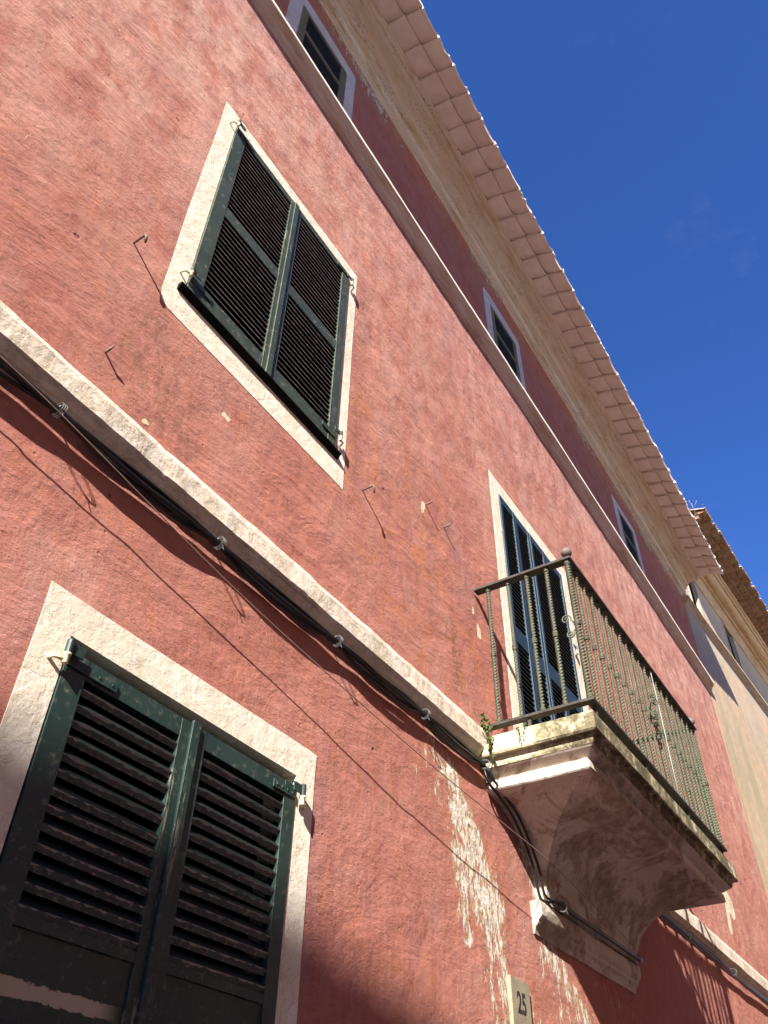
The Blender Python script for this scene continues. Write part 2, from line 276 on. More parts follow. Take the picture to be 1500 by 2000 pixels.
# ------------------------------------------------------------------ mesh helpers
class MB:
    def __init__(s): s.v = []; s.f = []; s.mi = {}
    def add(s, vs, fs):
        o = len(s.v); s.v += [tuple(p) for p in vs]; s.f += [tuple(i + o for i in f) for f in fs]; return s
    def box(s, x0, x1, y0, y1, z0, z1, T=None):
        vs = [(x, y, z) for z in (z0, z1) for y in (y0, y1) for x in (x0, x1)]
        if T: vs = [T(p) for p in vs]
        return s.add(vs, [(0, 2, 3, 1), (4, 5, 7, 6), (0, 1, 5, 4), (2, 6, 7, 3), (0, 4, 6, 2), (1, 3, 7, 5)])
    def prism(s, prof, x0, x1, n=1, jit=0.0, J=None, cap=True):
        """profile of (y,z) swept along x (closed loop, prof order gives outward normals either way)"""
        k = len(prof); vs = []
        for i in range(n + 1):
            x = x0 + (x1 - x0) * i / n
            for j, (y, z) in enumerate(prof):
                dy = dz = 0
                if jit and y < -0.004: dy, dz = jit * J(x, j * 3.1), jit * J(x + 50, j * 3.1)
                vs.append((x, y + dy, z + dz))
        fs = [(i * k + j, i * k + (j + 1) % k, (i + 1) * k + (j + 1) % k, (i + 1) * k + j) for i in range(n) for j in range(k)]
        if cap: fs += [tuple(range(k))[::-1], tuple(n * k + j for j in range(k))]
        return s.add(vs, fs)
    def tube(s, pts, r, n=8, cap=True):
        pts = [Vector(p) for p in pts]; vs = []; fs = []
        rs = r if isinstance(r, (list, tuple)) else [r] * len(pts)
        up = Vector((0, 0, 1)); prev = None
        for i, p in enumerate(pts):
            d = (pts[min(i + 1, len(pts) - 1)] - pts[max(i - 1, 0)]).normalized()
            if prev is None:
                a = up if abs(d.z) < 0.9 else Vector((1, 0, 0)); u = d.cross(a).normalized()
            else: u = (prev - d * prev.dot(d)).normalized()
            prev = u; v = d.cross(u)
            for k in range(n):
                t = 2 * math.pi * k / n; vs.append(p + (u * math.cos(t) + v * math.sin(t)) * rs[i])
        m = len(pts)
        fs = [(i * n + k, i * n + (k + 1) % n, (i + 1) * n + (k + 1) % n, (i + 1) * n + k) for i in range(m - 1) for k in range(n)]
        if cap: fs += [tuple(range(n))[::-1], tuple((m - 1) * n + k for k in range(n))]
        return s.add(vs, fs)
    def lathe(s, c, prof, n=16):
        vs = []; m = len(prof)
        for r, z in prof:
            for k in range(n):
                t = 2 * math.pi * k / n; vs.append((c[0] + r * math.cos(t), c[1] + r * math.sin(t), c[2] + z))
        fs = [(i * n + k, i * n + (k + 1) % n, (i + 1) * n + (k + 1) % n, (i + 1) * n + k) for i in range(m - 1) for k in range(n)]
        fs += [tuple(range(n))[::-1], tuple((m - 1) * n + k for k in range(n))]
        return s.add(vs, fs)
    def build(s, name, mat, parent=None, smooth=False, bevel=0, loc=None, fix=True):
        me = bpy.data.meshes.new(name); vs = s.v
        if loc: vs = [(a - loc[0], b - loc[1], c - loc[2]) for a, b, c in vs]
        me.from_pydata(vs, [], s.f); me.materials.append(mat)
        if fix:
            import bmesh
            bm = bmesh.new(); bm.from_mesh(me); bmesh.ops.recalc_face_normals(bm, faces=bm.faces); bm.to_mesh(me); bm.free()
        if smooth: me.polygons.foreach_set('use_smooth', [True] * len(me.polygons))
        o = bpy.data.objects.new(name, me); scene.collection.objects.link(o)
        if loc: o.location = loc
        if parent: o.parent = parent
        if bevel:
            b = o.modifiers.new('bevel', 'BEVEL'); b.width = bevel; b.segments = 2; b.limit_method = 'ANGLE'; b.angle_limit = R_(40)
        return o
def empty(name, loc=(0, 0, 0), rz=0, **kw):
    o = bpy.data.objects.new(name, None); scene.collection.objects.link(o); o.location = loc; o.rotation_euler = (0, 0, rz)
    o.empty_display_size = 0.3; tag(o, **kw); return o
def tag(o, label=None, category=None, group=None, kind=None):
    for k, v in (('label', label), ('category', category), ('group', group), ('kind', kind)):
        if v: o[k] = v
    return o

_lat = rng.random((64, 64)) * 2 - 1
def vn(x, y):
    """smooth value noise, arrays or scalars"""
    x = np.asarray(x, float); y = np.asarray(y, float)
    xi = np.floor(x).astype(int); yi = np.floor(y).astype(int); fx = x - xi; fy = y - yi
    fx = fx * fx * (3 - 2 * fx); fy = fy * fy * (3 - 2 * fy)
    g = lambda a, b: _lat[a % 64, b % 64]
    return (g(xi, yi) * (1 - fx) + g(xi + 1, yi) * fx) * (1 - fy) + (g(xi, yi + 1) * (1 - fx) + g(xi + 1, yi + 1) * fx) * fy
def J1(x, j): return float(vn(x * 3.1, j) * 0.6 + vn(x * 11, j + 9) * 0.3 + vn(x * 29, j + 17) * 0.18)
def JL(x, j):
    n = float(vn(x * 4.3 + 3, 2.5)); chip = 2.6 * max(0, n - .45) if 12 < j < 32 else 0
    return J1(x, j) + chip * (1 + .6 * float(vn(x * 31, j)))
def smooth(a, b, x): t = np.clip((x - a) / (b - a), 0, 1); return t * t * (3 - 2 * t)
def seg(X, Z, a, b, r, s=0.25):
    """soft capsule mask"""
    ax, az = a; bx, bz = b; dx, dz = bx - ax, bz - az; L = dx * dx + dz * dz + 1e-9
    t = np.clip(((X - ax) * dx + (Z - az) * dz) / L, 0, 1); d = np.hypot(X - ax - t * dx, Z - az - t * dz)
    return 1 - smooth(r * (1 - s), r * (1 + s), d)

# ------------------------------------------------------------------ red house
XE = 12.93
house = empty('red_house', (0, 0, 0), label='long red limewashed town house with shuttered windows and a stone balcony', category='house')
OPEN = [(1.30, 2.52, 4.915, 6.75), (1.29, 2.45, 1.2, 3.015), (4.85, 6.20, 3.95, 6.50), (1.575, 2.26, 8.72, 9.88), (5.22, 5.90, 8.72, 9.85), (9.33, 10.00, 8.72, 9.84)]
def build_wall():
    h = 0.03; nx = int(round((XE + 4) / h)); nz = int(round(10.62 / h))
    xs = np.linspace(-4, XE, nx + 1); zs = np.linspace(0, 10.62, nz + 1)
    X, Z = np.meshgrid(xs, zs, indexing='ij')
    Y = 0.0045 * vn(X * 1.6, Z * 1.6) + 0.0035 * vn(X * 4.3 + 9, Z * 4.3) + 0.0016 * vn(X * 10.7, Z * 10.7 + 4) + 0.0009 * vn(X * 23, Z * 23)
    near = np.zeros_like(X)
    for a, b_, c, d in ((1.185, 2.632, 4.742, 6.887), (1.165, 2.578, 1.05, 3.152), (4.695, 6.365, 3.8, 6.66), (1.421, 2.4, 8.6, 10.085), (5.062, 6.032, 8.6, 10.03), (9.151, 10.152, 8.6, 9.99)):
        dx = np.maximum(np.maximum(a - X, X - b_), 0); dz = np.maximum(np.maximum(c - Z, Z - d), 0)
        near = np.maximum(near, 1 - smooth(.03, .25, np.hypot(dx, dz)))
    Y = (Y * 0.8 + 0.0045) * (1 - near) + .0002 * near; Y[-1, :] = 0
    co = np.stack([X, Y, Z], -1).reshape(-1, 3)
    idx = np.arange((nx + 1) * (nz + 1)).reshape(nx + 1, nz + 1)
    q = np.stack([idx[:-1, :-1], idx[1:, :-1], idx[1:, 1:], idx[:-1, 1:]], -1)
    cx = (xs[:-1] + xs[1:]) / 2; cz = (zs[:-1] + zs[1:]) / 2; CX, CZ = np.meshgrid(cx, cz, indexing='ij')
    keep = np.ones_like(CX, bool)
    for a, b, c, d in OPEN: keep &= ~((CX > a - 0.035) & (CX < b + 0.035) & (CZ > c - 0.035) & (CZ < d + 0.035))
    q = q[keep]
    me = bpy.data.meshes.new('wall'); me.vertices.add(len(co)); me.vertices.foreach_set('co', co.ravel())
    me.loops.add(q.size); me.loops.foreach_set('vertex_index', q.ravel()); me.polygons.add(len(q))
    me.polygons.foreach_set('loop_start', np.arange(0, q.size, 4)); me.polygons.foreach_set('use_smooth', np.ones(len(q), bool))
    me.update(); me.validate()
    n1 = vn(X * 2.2, Z * 2.2); n2 = vn(X * 6, Z * 2)
    peel = np.maximum.reduce([0.92 * seg(X + .05 * n2, Z, (3.74, 3.54), (3.80, 3.44), .11, .9), 0.98 * seg(X + .04 * n1, Z, (3.86, 3.36), (3.98, 3.24), .13, .6), 0.92 * seg(X + .06 * n2, Z, (3.92, 3.10), (4.14, 2.98), .24, .8),
        0.80 * seg(X, Z, (3.82, 3.1), (3.90, 2.78), .11, .8), 0.80 * seg(X, Z, (4.12, 3.0), (4.16, 2.80), .14, .8), 0.60 * seg(X, Z, (3.62, 3.60), (4.2, 2.9), .36, .9), 0.70 * seg(X, Z, (4.22, 2.95), (4.30, 2.0), .16, .8), 0.62 * seg(X, Z, (4.12, 2.95), (4.22, 2.3), .22, .9),
        0.78 * seg(X, Z, (4.85, 2.95), (5.35, 2.62), .13, .8), 0.62 * seg(X, Z, (4.85, 2.8), (5.3, 2.3), .28, .9), 0.6 * seg(X, Z, (4.6, 2.55), (4.62, 2.2), .12, .9),
        0.40 * seg(X, Z, (3.5, 3.62), (4.6, 2.7), .5, .9), 0.5 * seg(X, Z, (5.6, 2.85), (6.6, 2.7), .22, .9),
        0.80 * seg(X, Z, (4.62, 3.42), (4.86, 3.05), .07, .8), 0.62 * seg(X, Z, (-2, 10.45), (13, 10.45), .30, .95) + 0.30 * n1 * smooth(10.0, 10.2, Z), 0.55 * seg(X, Z, (12.2, 10.3), (12.7, 9.4), .22, .9)])
    orange = np.maximum.reduce([0.95 * seg(X, Z, (2.7, 5.3), (3.9, 4.6), .75, .9), 0.6 * seg(X, Z, (2.2, 7.4), (4.0, 6.6), .7, .9), 0.5 * seg(X, Z, (.4, 6.8), (1.2, 7.8), .9, .9),
        0.5 * seg(X, Z, (3.9, 3.2), (4.7, 2.4), .5, .9), 0.34 + 0 * X])
    dark = np.maximum.reduce([0.9 * seg(X, Z, (3.86, 4.55), (3.92, 4.20), .07, .9), 0.8 * seg(X, Z, (1.20, 4.62), (1.24, 4.45), .07, .9), 0.6 * seg(X, Z, (1.30, 4.35), (1.45, 4.1), .2, .9),
        0.6 * seg(X, Z, (3.95, 4.10), (4.2, 4.08), .06, .9), 0.14 + 0 * X])
    pale = np.clip(0.50 * smooth(4.0, 8.5, Z) + 0.42 * smooth(3, 0, X) * smooth(3.6, 6, Z) + 0.25 * smooth(6.5, 9, X) * smooth(3, 4.4, Z) + 0.16 * n1, 0, 1)  # paler towards the top, with extra at both ends
    attic_tone = smooth(8.62, 8.72, Z) * (0.85)
    lowz = np.clip(smooth(4.2, 3.0, Z) + smooth(4.5, 6.5, X), 0, 1)
    purple = np.maximum.reduce([0.9 * seg(X, Z, (4.50, 3.60), (4.92, 3.0), .085, .8), 0.7 * seg(X, Z, (4.75, 3.0), (4.95, 2.8), .12, .9),
        0.65 * seg(X, Z, (2.625, 3.05), (2.61, 2.2), .04, .6), 0.5 * seg(X, Z, (3.95, 5.3), (4.1, 4.95), .16, .9), 0.0 * X])
    white = np.maximum.reduce([seg(X, Z, (3.55, 5.36), (3.535, 5.30), .022, .6), seg(X, Z, (4.262, 4.78), (4.27, 4.72), .024, .6), 0.85 * seg(X, Z, (4.18, 4.93), (4.21, 4.82), .010, .9),
        0.9 * seg(X, Z, (1.70, 4.48), (1.73, 4.46), .018, .7), 0.9 * seg(X, Z, (1.315, 4.06), (1.33, 4.04), .016, .7),
        seg(X, Z, (10.05, 4.66), (10.3, 4.55), .13, .5), 0.9 * seg(X, Z, (10.1, 4.5), (10.0, 4.25), .06, .8), 0.0 * X])
    for nm, ch in (('wear_toneA', (peel, orange, dark, pale)), ('wear_toneB', (attic_tone, lowz, purple, white))):
        a = me.color_attributes.new(nm, 'FLOAT_COLOR', 'POINT')
        a.data.foreach_set('color', np.stack([np.clip(c, 0, 1) for c in ch], -1).astype(np.float32).ravel())
    me.materials.append(MW)
    o = bpy.data.objects.new('wall', me); scene.collection.objects.link(o); o.parent = house
build_wall()
# body behind the facade (sides, back) and the roof
b = MB(); b.add([(-4, .02, 0), (-4, 8, 0), (XE, 8, 0), (XE, .02, 0), (-4, .02, 10.62), (-4, 8, 10.62), (XE, 8, 10.62), (XE, .02, 10.62)], [(0, 4, 5, 1), (1, 5, 6, 2), (2, 6, 7, 3)])
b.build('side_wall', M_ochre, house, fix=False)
b = MB(); b.box(-4, XE - .02, .35, .40, 0.5, 10.5); b.build('unlit_backing', M_dark, house)  # added black sheet standing in for the unlit rooms behind the openings

def surround(name, x0, x1, z0, z1, i0, i1, j0, j1, mat, front=-0.0018, jit=0.004, depth=0.14, rnd=0.0, rnd_all=True, parent=house):
    """flat band round an opening, wavy outer edge, with reveal; returns mesh object"""
    def loop(a0, a1, b0, b1, n, jt, r):
        pts = []
        cs = [(a0, b0), (a1, b0), (a1, b1), (a0, b1)]
        for k in range(4):
            p, q = cs[k], cs[(k + 1) % 4]
            for t in range(n):
                u = t / n; x = p[0] + (q[0] - p[0]) * u; z = p[1] + (q[1] - p[1]) * u
                if jt and t: x += 1.5 * jt * J1(x * 2 + 3 * k, z * 2); z += 1.5 * jt * J1(z * 2 + 5, x * 2 + k)
                if r:
                    for (cx, cz) in (cs if rnd_all else cs[:1]):
                        dx, dz = x - cx, z - cz
                        if abs(dx) < r and abs(dz) < r:
                            sx = 1 if cx == a0 else -1; sz = 1 if cz == b0 else -1
                            ox, oz = cx + sx * r, cz + sz * r; v = Vector((x - ox, z - oz))
                            if v.length > r: v = v.normalized() * r; x, z = ox + v.x, oz + v.y
                pts.append((x, z))
        return pts
    n = 24; O = loop(x0, x1, z0, z1, n, jit, rnd); I = loop(i0, i1, j0, j1, n, jit * 0.35, 0)
    m = MB(); N = 4 * n
    vs = [(x, front + 0.0004 * J1(x * 5, z * 5), z) for x, z in O] + [(x, 0.02, z) for x, z in O] + [(x, front, z) for x, z in I] + [(x, front + depth, z) for x, z in I]
    fs = []
    for k in range(N):
        l = (k + 1) % N
        fs += [(k, l, N + l, N + k), (k, 2 * N + k, 2 * N + l, l), (2 * N + k, 3 * N + k, 3 * N + l, 2 * N + l)]
    m.add(vs, fs); return m.build(name, mat, parent, fix=True)

def shutter(x0, x1, z0, z1, y, th, stL, stR, rails, pitch, sd, st, tilt, mat, parent, panels=(), name='shutter', setback=0.006, sjit=0.0, slatmats=None, lip=None):
    """louvred leaf; rails: list of (zlo, zhi); slats fill between; panels: bays (index) solid"""
    m = MB()
    m.box(x0, x0 + stL, y, y + th, z0, z1); m.box(x1 - stR, x1, y, y + th, z0, z1)
    rails = sorted(rails)
    for a, b_ in rails: m.box(x0 + stL, x1 - stR, y + 0.0015, y + th - 0.0015, a, b_)
    ca, sa = math.cos(tilt), math.sin(tilt)
    for i in range(len(rails) - 1):
        lo, hi = rails[i][1], rails[i + 1][0]
        if i in panels:
            m.box(x0 + stL, x1 - stR, y + 0.008, y + th - 0.004, lo, hi); continue
        n = max(1, int(round((hi - lo) / pitch))); p = (hi - lo) / n
        for k in range(n):
            zc = lo + p * (k + 0.5) + random.uniform(-sjit, sjit); tj = random.uniform(-sjit, sjit) * 3
            # slat: front-low edge at y+setback
            xa, xb = x0 + stL - .001, x1 - stR + .001
            d = Vector((0, ca, sa)); nn = Vector((0, -sa, ca)); base = Vector((0, y + setback, zc - sd * sa / 2))
            vs = []
            for x in (xa, xb):
                for (u, v) in ((0, -st / 2), (sd, -st / 2), (sd, st / 2), (st * .35, st / 2)):
                    q = base + d * u + nn * v; vs.append((x, q.y, q.z + (tj if x == xb else 0)))
            f0 = len(m.f)
            m.add(vs, [(0, 1, 2, 3), (4, 7, 6, 5), (0, 4, 5, 1), (1, 5, 6, 2), (2, 6, 7, 3), (3, 7, 4, 0)])
            for q in range(5): m.mi[f0 + q] = 1
            m.mi[f0 + 5] = 2
            if lip:
                cov, hl = lip; N = 26; jag = [0.0 if random.random() > cov else random.uniform(.25, 1) for _ in range(N + 1)]
                a_ = base - nn * (st / 2); b_ = base + d * (st * .35) + nn * (st / 2); out = Vector((0, -.0006, 0)) 
                for q in range(N):
                    if jag[q] == 0 and jag[q + 1] == 0: continue
                    X0 = xa + (xb - xa) * q / N; X1 = xa + (xb - xa) * (q + 1) / N; T0, T1 = tj * q / N, tj * (q + 1) / N
                    lo0 = b_ + (a_ - b_) * min(1, hl * jag[q]); lo1 = b_ + (a_ - b_) * min(1, hl * jag[q + 1])
                    f1 = len(m.f)
                    m.add([(X0, lo0.y - .0007, lo0.z + T0), (X1, lo1.y - .0007, lo1.z + T1), (X1, b_.y - .0007, b_.z + T1), (X0, b_.y - .0007, b_.z + T0)], [(0, 1, 2, 3)])
                    m.mi[f1] = 3
    o = m.build(name, mat, parent, bevel=0.0015)
    sm, nm_ = slatmats or (mat, mat); o.data.materials.append(sm); o.data.materials.append(nm_); o.data.materials.append(S_worn)
    mi = [0] * len(o.data.polygons)
    for k, v in m.mi.items(): mi[k] = v
    o.data.polygons.foreach_set('material_index', mi); o.data.update()
    return o

def hinge(x, y, z, parent, side=-1, s=1.0, green=M_green):
    m = MB(); m.lathe((x, y, z), [(.0085 * s, 0), (.0105 * s, .003), (.0105 * s, .028 * s), (.013 * s, .030 * s), (.013 * s, .036 * s)], 12)
    m.tube([(x, y, z + .012), (x + side * .035 * s, y + .006, z + .012), (x + side * .045 * s, 0.0, z + .008)], .0065 * s, 8)
    m.build('hinge_pin', M_hinge, parent, smooth=True)
    m = MB(); m.lathe((x, y, z + .037 * s), [(.012 * s, 0), (.012 * s, .045 * s), (.009 * s, .048 * s)], 12)
    m.box(x - (0.0 if side > 0 else -.002) - (.06 if side > 0 else 0), x + (0 if side > 0 else .06), y - .003 * 1, y + .003, z + .042 * s, z + .078 * s)
    m.build('hinge_barrel', green, parent, bevel=.001)

# --- middle window on the first floor
w1 = surround('window', 1.185, 2.632, 4.742, 6.887, 1.30, 2.52, 4.915, 6.75, M_white, rnd=0.06, rnd_all=False)
zr = [(4.955, 5.075), (5.79, 5.885), (6.69, 6.75)]
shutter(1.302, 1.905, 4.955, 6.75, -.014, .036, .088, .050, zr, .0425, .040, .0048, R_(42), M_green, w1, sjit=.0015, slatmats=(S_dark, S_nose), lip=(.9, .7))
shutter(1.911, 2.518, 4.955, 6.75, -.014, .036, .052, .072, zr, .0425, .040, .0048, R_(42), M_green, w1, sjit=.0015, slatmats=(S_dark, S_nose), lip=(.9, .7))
m = MB(); m.box(1.885, 1.925, -.024, -.0145, 4.958, 6.745); m.build('shutter_bead', M_green, w1, bevel=.002)
m = MB(); m.prism([(.02, 4.9545), (-.026, 4.9545), (-.031, 4.950), (-.030, 4.943), (-.018, 4.930), (-.012, 4.914), (.02, 4.910)], 1.258, 2.56, 24, .0015, J1); m.build('sill', S_dark, w1)  # sill coloured black to stand for the shadowed gap under the shutters
for a, b_, c in ((1.30, 1.45, 5.035), (2.38, 2.51, 5.035), (1.30, 1.45, 6.70), (2.38, 2.51, 6.70)):
    m = MB(); m.box(a, b_, -.0205, -.0155, c, c + .035); m.build('hinge_strap', M_green, w1, bevel=.001)
for (x, z, sd) in ((1.287, 5.03, -1), (1.289, 6.70, -1), (2.535, 5.03, 1), (2.535, 6.62, 1)): hinge(x, -.036, z, w1, sd, 0.9)
# --- lower window
w2 = surround('window', 1.165, 2.578, 1.05, 3.152, 1.288, 2.455, 1.2, 3.018, M_white, front=-.002, depth=.16, jit=.005)
zr = [(1.22, 1.32), (1.96, 2.01), (2.205, 2.235), (2.905, 2.972)]
y2 = -.007
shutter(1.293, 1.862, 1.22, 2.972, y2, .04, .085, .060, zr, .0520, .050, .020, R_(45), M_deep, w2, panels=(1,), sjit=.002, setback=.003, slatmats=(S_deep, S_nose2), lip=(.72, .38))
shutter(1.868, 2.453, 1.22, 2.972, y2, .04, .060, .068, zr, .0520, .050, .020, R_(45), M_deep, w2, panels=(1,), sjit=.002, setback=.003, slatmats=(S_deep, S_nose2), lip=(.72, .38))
m = MB(); m.box(1.845, 1.885, y2 - .012, y2 - .0005, 1.23, 2.98); m.build('shutter_bead', M_deep, w2, bevel=.002)
for a, b_ in ((1.295, 1.50), (2.31, 2.448)):
    m = MB(); m.box(a, b_, y2 - .006, y2 - .001, 2.918, 2.950)
    for k in range(4): m.box(a + .02 + k * (b_ - a - .04) / 3 - .004, a + .02 + k * (b_ - a - .04) / 3 + .004, y2 - .0085, y2 - .0055, 2.930, 2.938)
    m.build('hinge_strap', M_deep, w2, bevel=.001)
hinge(1.279, -.026, 2.905, w2, -1, 1.0, M_deep); hinge(2.470, -.030, 2.895, w2, 1, 1.0, M_deep)
# --- balcony door
w3 = surround('balcony_door', 4.695, 6.365, 3.80, 6.660, 4.85, 6.20, 3.90, 6.505, M_white, jit=.003)
ed = [4.852, 5.155, 5.462, 5.790, 6.196]
for k in range(4):
    zr = [(3.93, 4.02), (5.02, 5.16), (6.42, 6.50)] if k % 2 == 0 else [(3.93, 4.02), (4.98, 5.12), (6.42, 6.50)]
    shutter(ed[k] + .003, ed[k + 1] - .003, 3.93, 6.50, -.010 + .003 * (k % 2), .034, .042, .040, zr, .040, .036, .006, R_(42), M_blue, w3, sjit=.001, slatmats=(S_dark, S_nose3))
hinge(6.215, -.030, 5.62, w3, 1, .9, M_blue); hinge(6.215, -.030, 4.55, w3, 1, .9, M_blue)
# --- attic windows
for (a, b_, c, d, zt, ot) in ((1.421, 2.400, 1.575, 2.262, 9.875, 10.085), (5.062, 6.032, 5.225, 5.905, 9.855, 10.03), (9.151, 10.152, 9.335, 10.00, 9.845, 9.99)):
    wa = surround('attic_window', a, b_, 8.60, ot, c, d, 8.66, zt, M_attic, front=-.0018, rnd=0.06, jit=.011)
    shutter(c + .002, d - .002, 8.66, zt - .004, -.002, .03, .085, .085, [(8.66, 8.78), (9.40, 9.46), (zt - .05, zt - .004)], .036, .030, .0055, R_(42), M_olive, wa, sjit=.001, slatmats=(S_dark, S_nose3))

# --- string courses, cornice
m = MB(); PM = [(.03, 3.745), (-.006, 3.748), (-.013, 3.768), (-.029, 3.778), (-.042, 3.802), (-.048, 3.808), (-.056, 3.818), (-.056, 3.915), (-.048, 3.946), (-.02, 3.968), (.03, 3.995)]
m.prism(PM, -4, 4.13, 420, .0060, JL); m.build('string_course', M_ledge, house, smooth=False)
m = MB(); m.prism([(y, z - .0) for y, z in PM], 6.95, XE + .005, 300, .005, JL); m.build('string_course', M_ledge, house)
m = MB(); PU = [(.03, 8.535), (-.006, 8.537), (-.012, 8.56), (-.034, 8.572), (-.046, 8.60), (-.052, 8.625), (-.070, 8.637), (-.086, 8.665), (-.095, 8.675), (-.098, 8.680), (-.099, 8.728), (-.090, 8.738), (.03, 8.755)]
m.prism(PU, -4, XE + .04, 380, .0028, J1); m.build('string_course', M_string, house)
def arc(p, q, bulge, n=5):
    out = []
    for i in range(1, n):
        t = i / n; y = p[0] + (q[0] - p[0]) * t; z = p[1] + (q[1] - p[1]) * t
        ny, nz = -(q[1] - p[1]), (q[0] - p[0]); k = 4 * t * (1 - t) * bulge; out.append((y + ny * k, z + nz * k))
    return out
PC = [(.03, 10.455), (-.010, 10.457), (-.013, 10.480), (-.034, 10.480), (-.036, 10.498), (-.024, 10.512)]
PC += arc((-.024, 10.512), (-.086, 10.560), .30, 6) + [(-.086, 10.560), (-.070, 10.584), (-.110, 10.588), (-.112, 10.606), (-.094, 10.622), (-.140, 10.628), (-.143, 10.646)]
PC += arc((-.143, 10.646), (-.286, 10.664), -.30, 9) + [(-.286, 10.664), (-.290, 10.682), (-.276, 10.698), (-.336, 10.690), (-.340, 10.708), (-.328, 10.722), (-.372, 10.722), (-.376, 10.742), (-.394, 10.746), (-.394, 10.80), (.03, 10.80)]
m = MB(); m.prism(PC, -4, 12.90, 380, .0016, J1); m.build('cornice', M_corn, house)

def eaves(x0, x1, W, rows, mat, parent, edge_mat, h=0.03, front_h=0.05, jit=0.0, saw=-.028, arcs=True, pw=.75, T=None, name='eave_tiles'):
    """rows: (y_in, y_out, z, phase) of shallow canal tiles seen from below"""
    m = MB(); K = 9
    n = int((x1 - x0) / W)
    for (yi, yo, z, ph) in rows:
        for i in range(-1, n + 1):
            a = x0 + (i + ph) * W; b_ = a + W * 1.0
            if b_ <= x0 + .02 or a >= x1 - .02: continue
            ca, cb = max(a, x0), min(b_, x1)
            dz = random.uniform(-jit, jit); dy = random.uniform(-jit, jit) * 1.5; tl = random.uniform(-jit, jit)
            vs = []; sk = .004
            zi, zo = z if isinstance(z, tuple) else (z, z + .012)
            for y, zz in ((yi, zi), (yo + dy, zo)):
                for layer in (0, 1):
                    for k in range(K + 1):
                        u = k / K; x = ca + (cb - ca) * u; uu = (x - a) / W
                        s = math.sin(math.pi * min(1, max(0, uu)) ** pw)
                        low = zz + dz + tl * (uu - .5) - h * s + saw * (uu - .5)
                        vs.append((x, y, low + (front_h if layer else 0)))
            R1 = K + 1; fs = []
            for k in range(K):
                fs += [(k, k + 1, 2 * R1 + k + 1, 2 * R1 + k), (2 * R1 + k, 2 * R1 + k + 1, 3 * R1 + k + 1, 3 * R1 + k), (R1 + k, 3 * R1 + k, 3 * R1 + k + 1, R1 + k + 1)]
            fs += [(0, 2 * R1, 3 * R1, R1), (K, R1 + K, 3 * R1 + K, 2 * R1 + K), tuple(list(range(R1)) [::-1] + list(range(R1, 2 * R1)))]
            m.add(vs, fs)
    if T: m.v = [T(p) for p in m.v]
    m.build(name, mat, parent, fix=True)
    # mortar lumps and cover-tile ends along the rim
    m = MB(); yo, z = rows[-1][1], rows[-1][2]; ph = rows[-1][3]
    if isinstance(z, tuple): z = z[1] - .012
    if not arcs:
        pts, rad = [], []; k = 0; bump_ = 0
        while x0 + k * .022 < x1:
            x = x0 + k * .022; uu = ((x - x0) / W - ph) % 1.0
            if random.random() < .10 or (uu < .09 and random.random() < .6): bump_ = random.uniform(.006, .016)
            low = z + .012 - h * math.sin(math.pi * uu ** pw) + saw * (uu - .5)
            pts.append((x, yo - .004, low + .014 + random.uniform(-.002, .002))); rad.append(.0055 + bump_ + random.uniform(-.0015, .0015)); bump_ *= .45; k += 1
        m.tube(pts, rad, 7)
        return m.build(name.replace('tiles', 'mortar'), edge_mat, parent, fix=True)
    for i in range(-1, n + 1):
        xc = x0 + (i + ph + 1.0) * W
        if xc < x0 or xc > x1: continue
        r = .085 * W / .31 + random.uniform(-.006, .006); yy = yo - .012 + random.uniform(-.01, .008); zb = z + .012 + front_h - .05
        K2 = 8; vs = []
        for y in (yy, yo + .5) if arcs else ():
            for rr in (r, r - .018):
                for k in range(K2 + 1):
                    t = math.pi * k / K2; vs.append((xc + rr * math.cos(t), y, zb + rr * .62 * math.sin(t) + (.18 if y > yo + .2 else 0)))
        R1 = K2 + 1; fs = []
        for k in range(K2):
            fs += [(k, k + 1, 2 * R1 + k + 1, 2 * R1 + k), (R1 + k, R1 + k + 1, 3 * R1 + k + 1, 3 * R1 + k), (k, k + 1, R1 + k + 1, R1 + k)]
        if arcs: m.add(vs, fs)
        for q in range(3 if arcs else random.randint(1, 4)):
            xx = xc - W * random.uniform(.1, .9); rr = random.uniform(.008, .018)
            if not arcs: xx = xc + W * random.choice((0, 0, .04, -.05, -.1, -.5)) + random.uniform(-.02, .02); rr = random.uniform(.008, .024)
            m.lathe((xx, yo - .004, z + .012 + front_h - .045 + random.uniform(-.004, .01)), [(rr * .6, -rr * .5), (rr, 0), (rr * .6, rr * .5)], 7)
    if T: m.v = [T(p) for p in m.v]
    return m.build(name.replace('tiles', 'mortar'), edge_mat, parent, fix=True)
roof = MB()
def roofpts(x0, x1, yo, z, W, up):
    vs = []; fs = []; n = int((x1 - x0) / W * 6)
    for i in range(n + 1):
        x = x0 + (x1 - x0) * i / n; c = .03 * math.cos(2 * math.pi * (x - x0) / W)
        vs += [(x, yo, z + c), (x, yo + up[0], z + up[1] + c)]
    fs = [(2 * i, 2 * i + 2, 2 * i + 3, 2 * i + 1) for i in range(n)]
    return vs, fs
v_, f_ = roofpts(-4, 12.9, -.66, 10.80, .312, (8.7, 3.0)); roof.add(v_, f_)
ro = roof.build('roof', M_rawtile, house, smooth=True, fix=False)
eaves(-4, 12.92, .312, [(-.385, -.585, (10.785, 10.722), .34), (-.570, -.775, (10.778, 10.668), .42)], M_soffit, ro, M_mortar, h=.034, front_h=.062, jit=.006, saw=.042, arcs=False, pw=1.3)

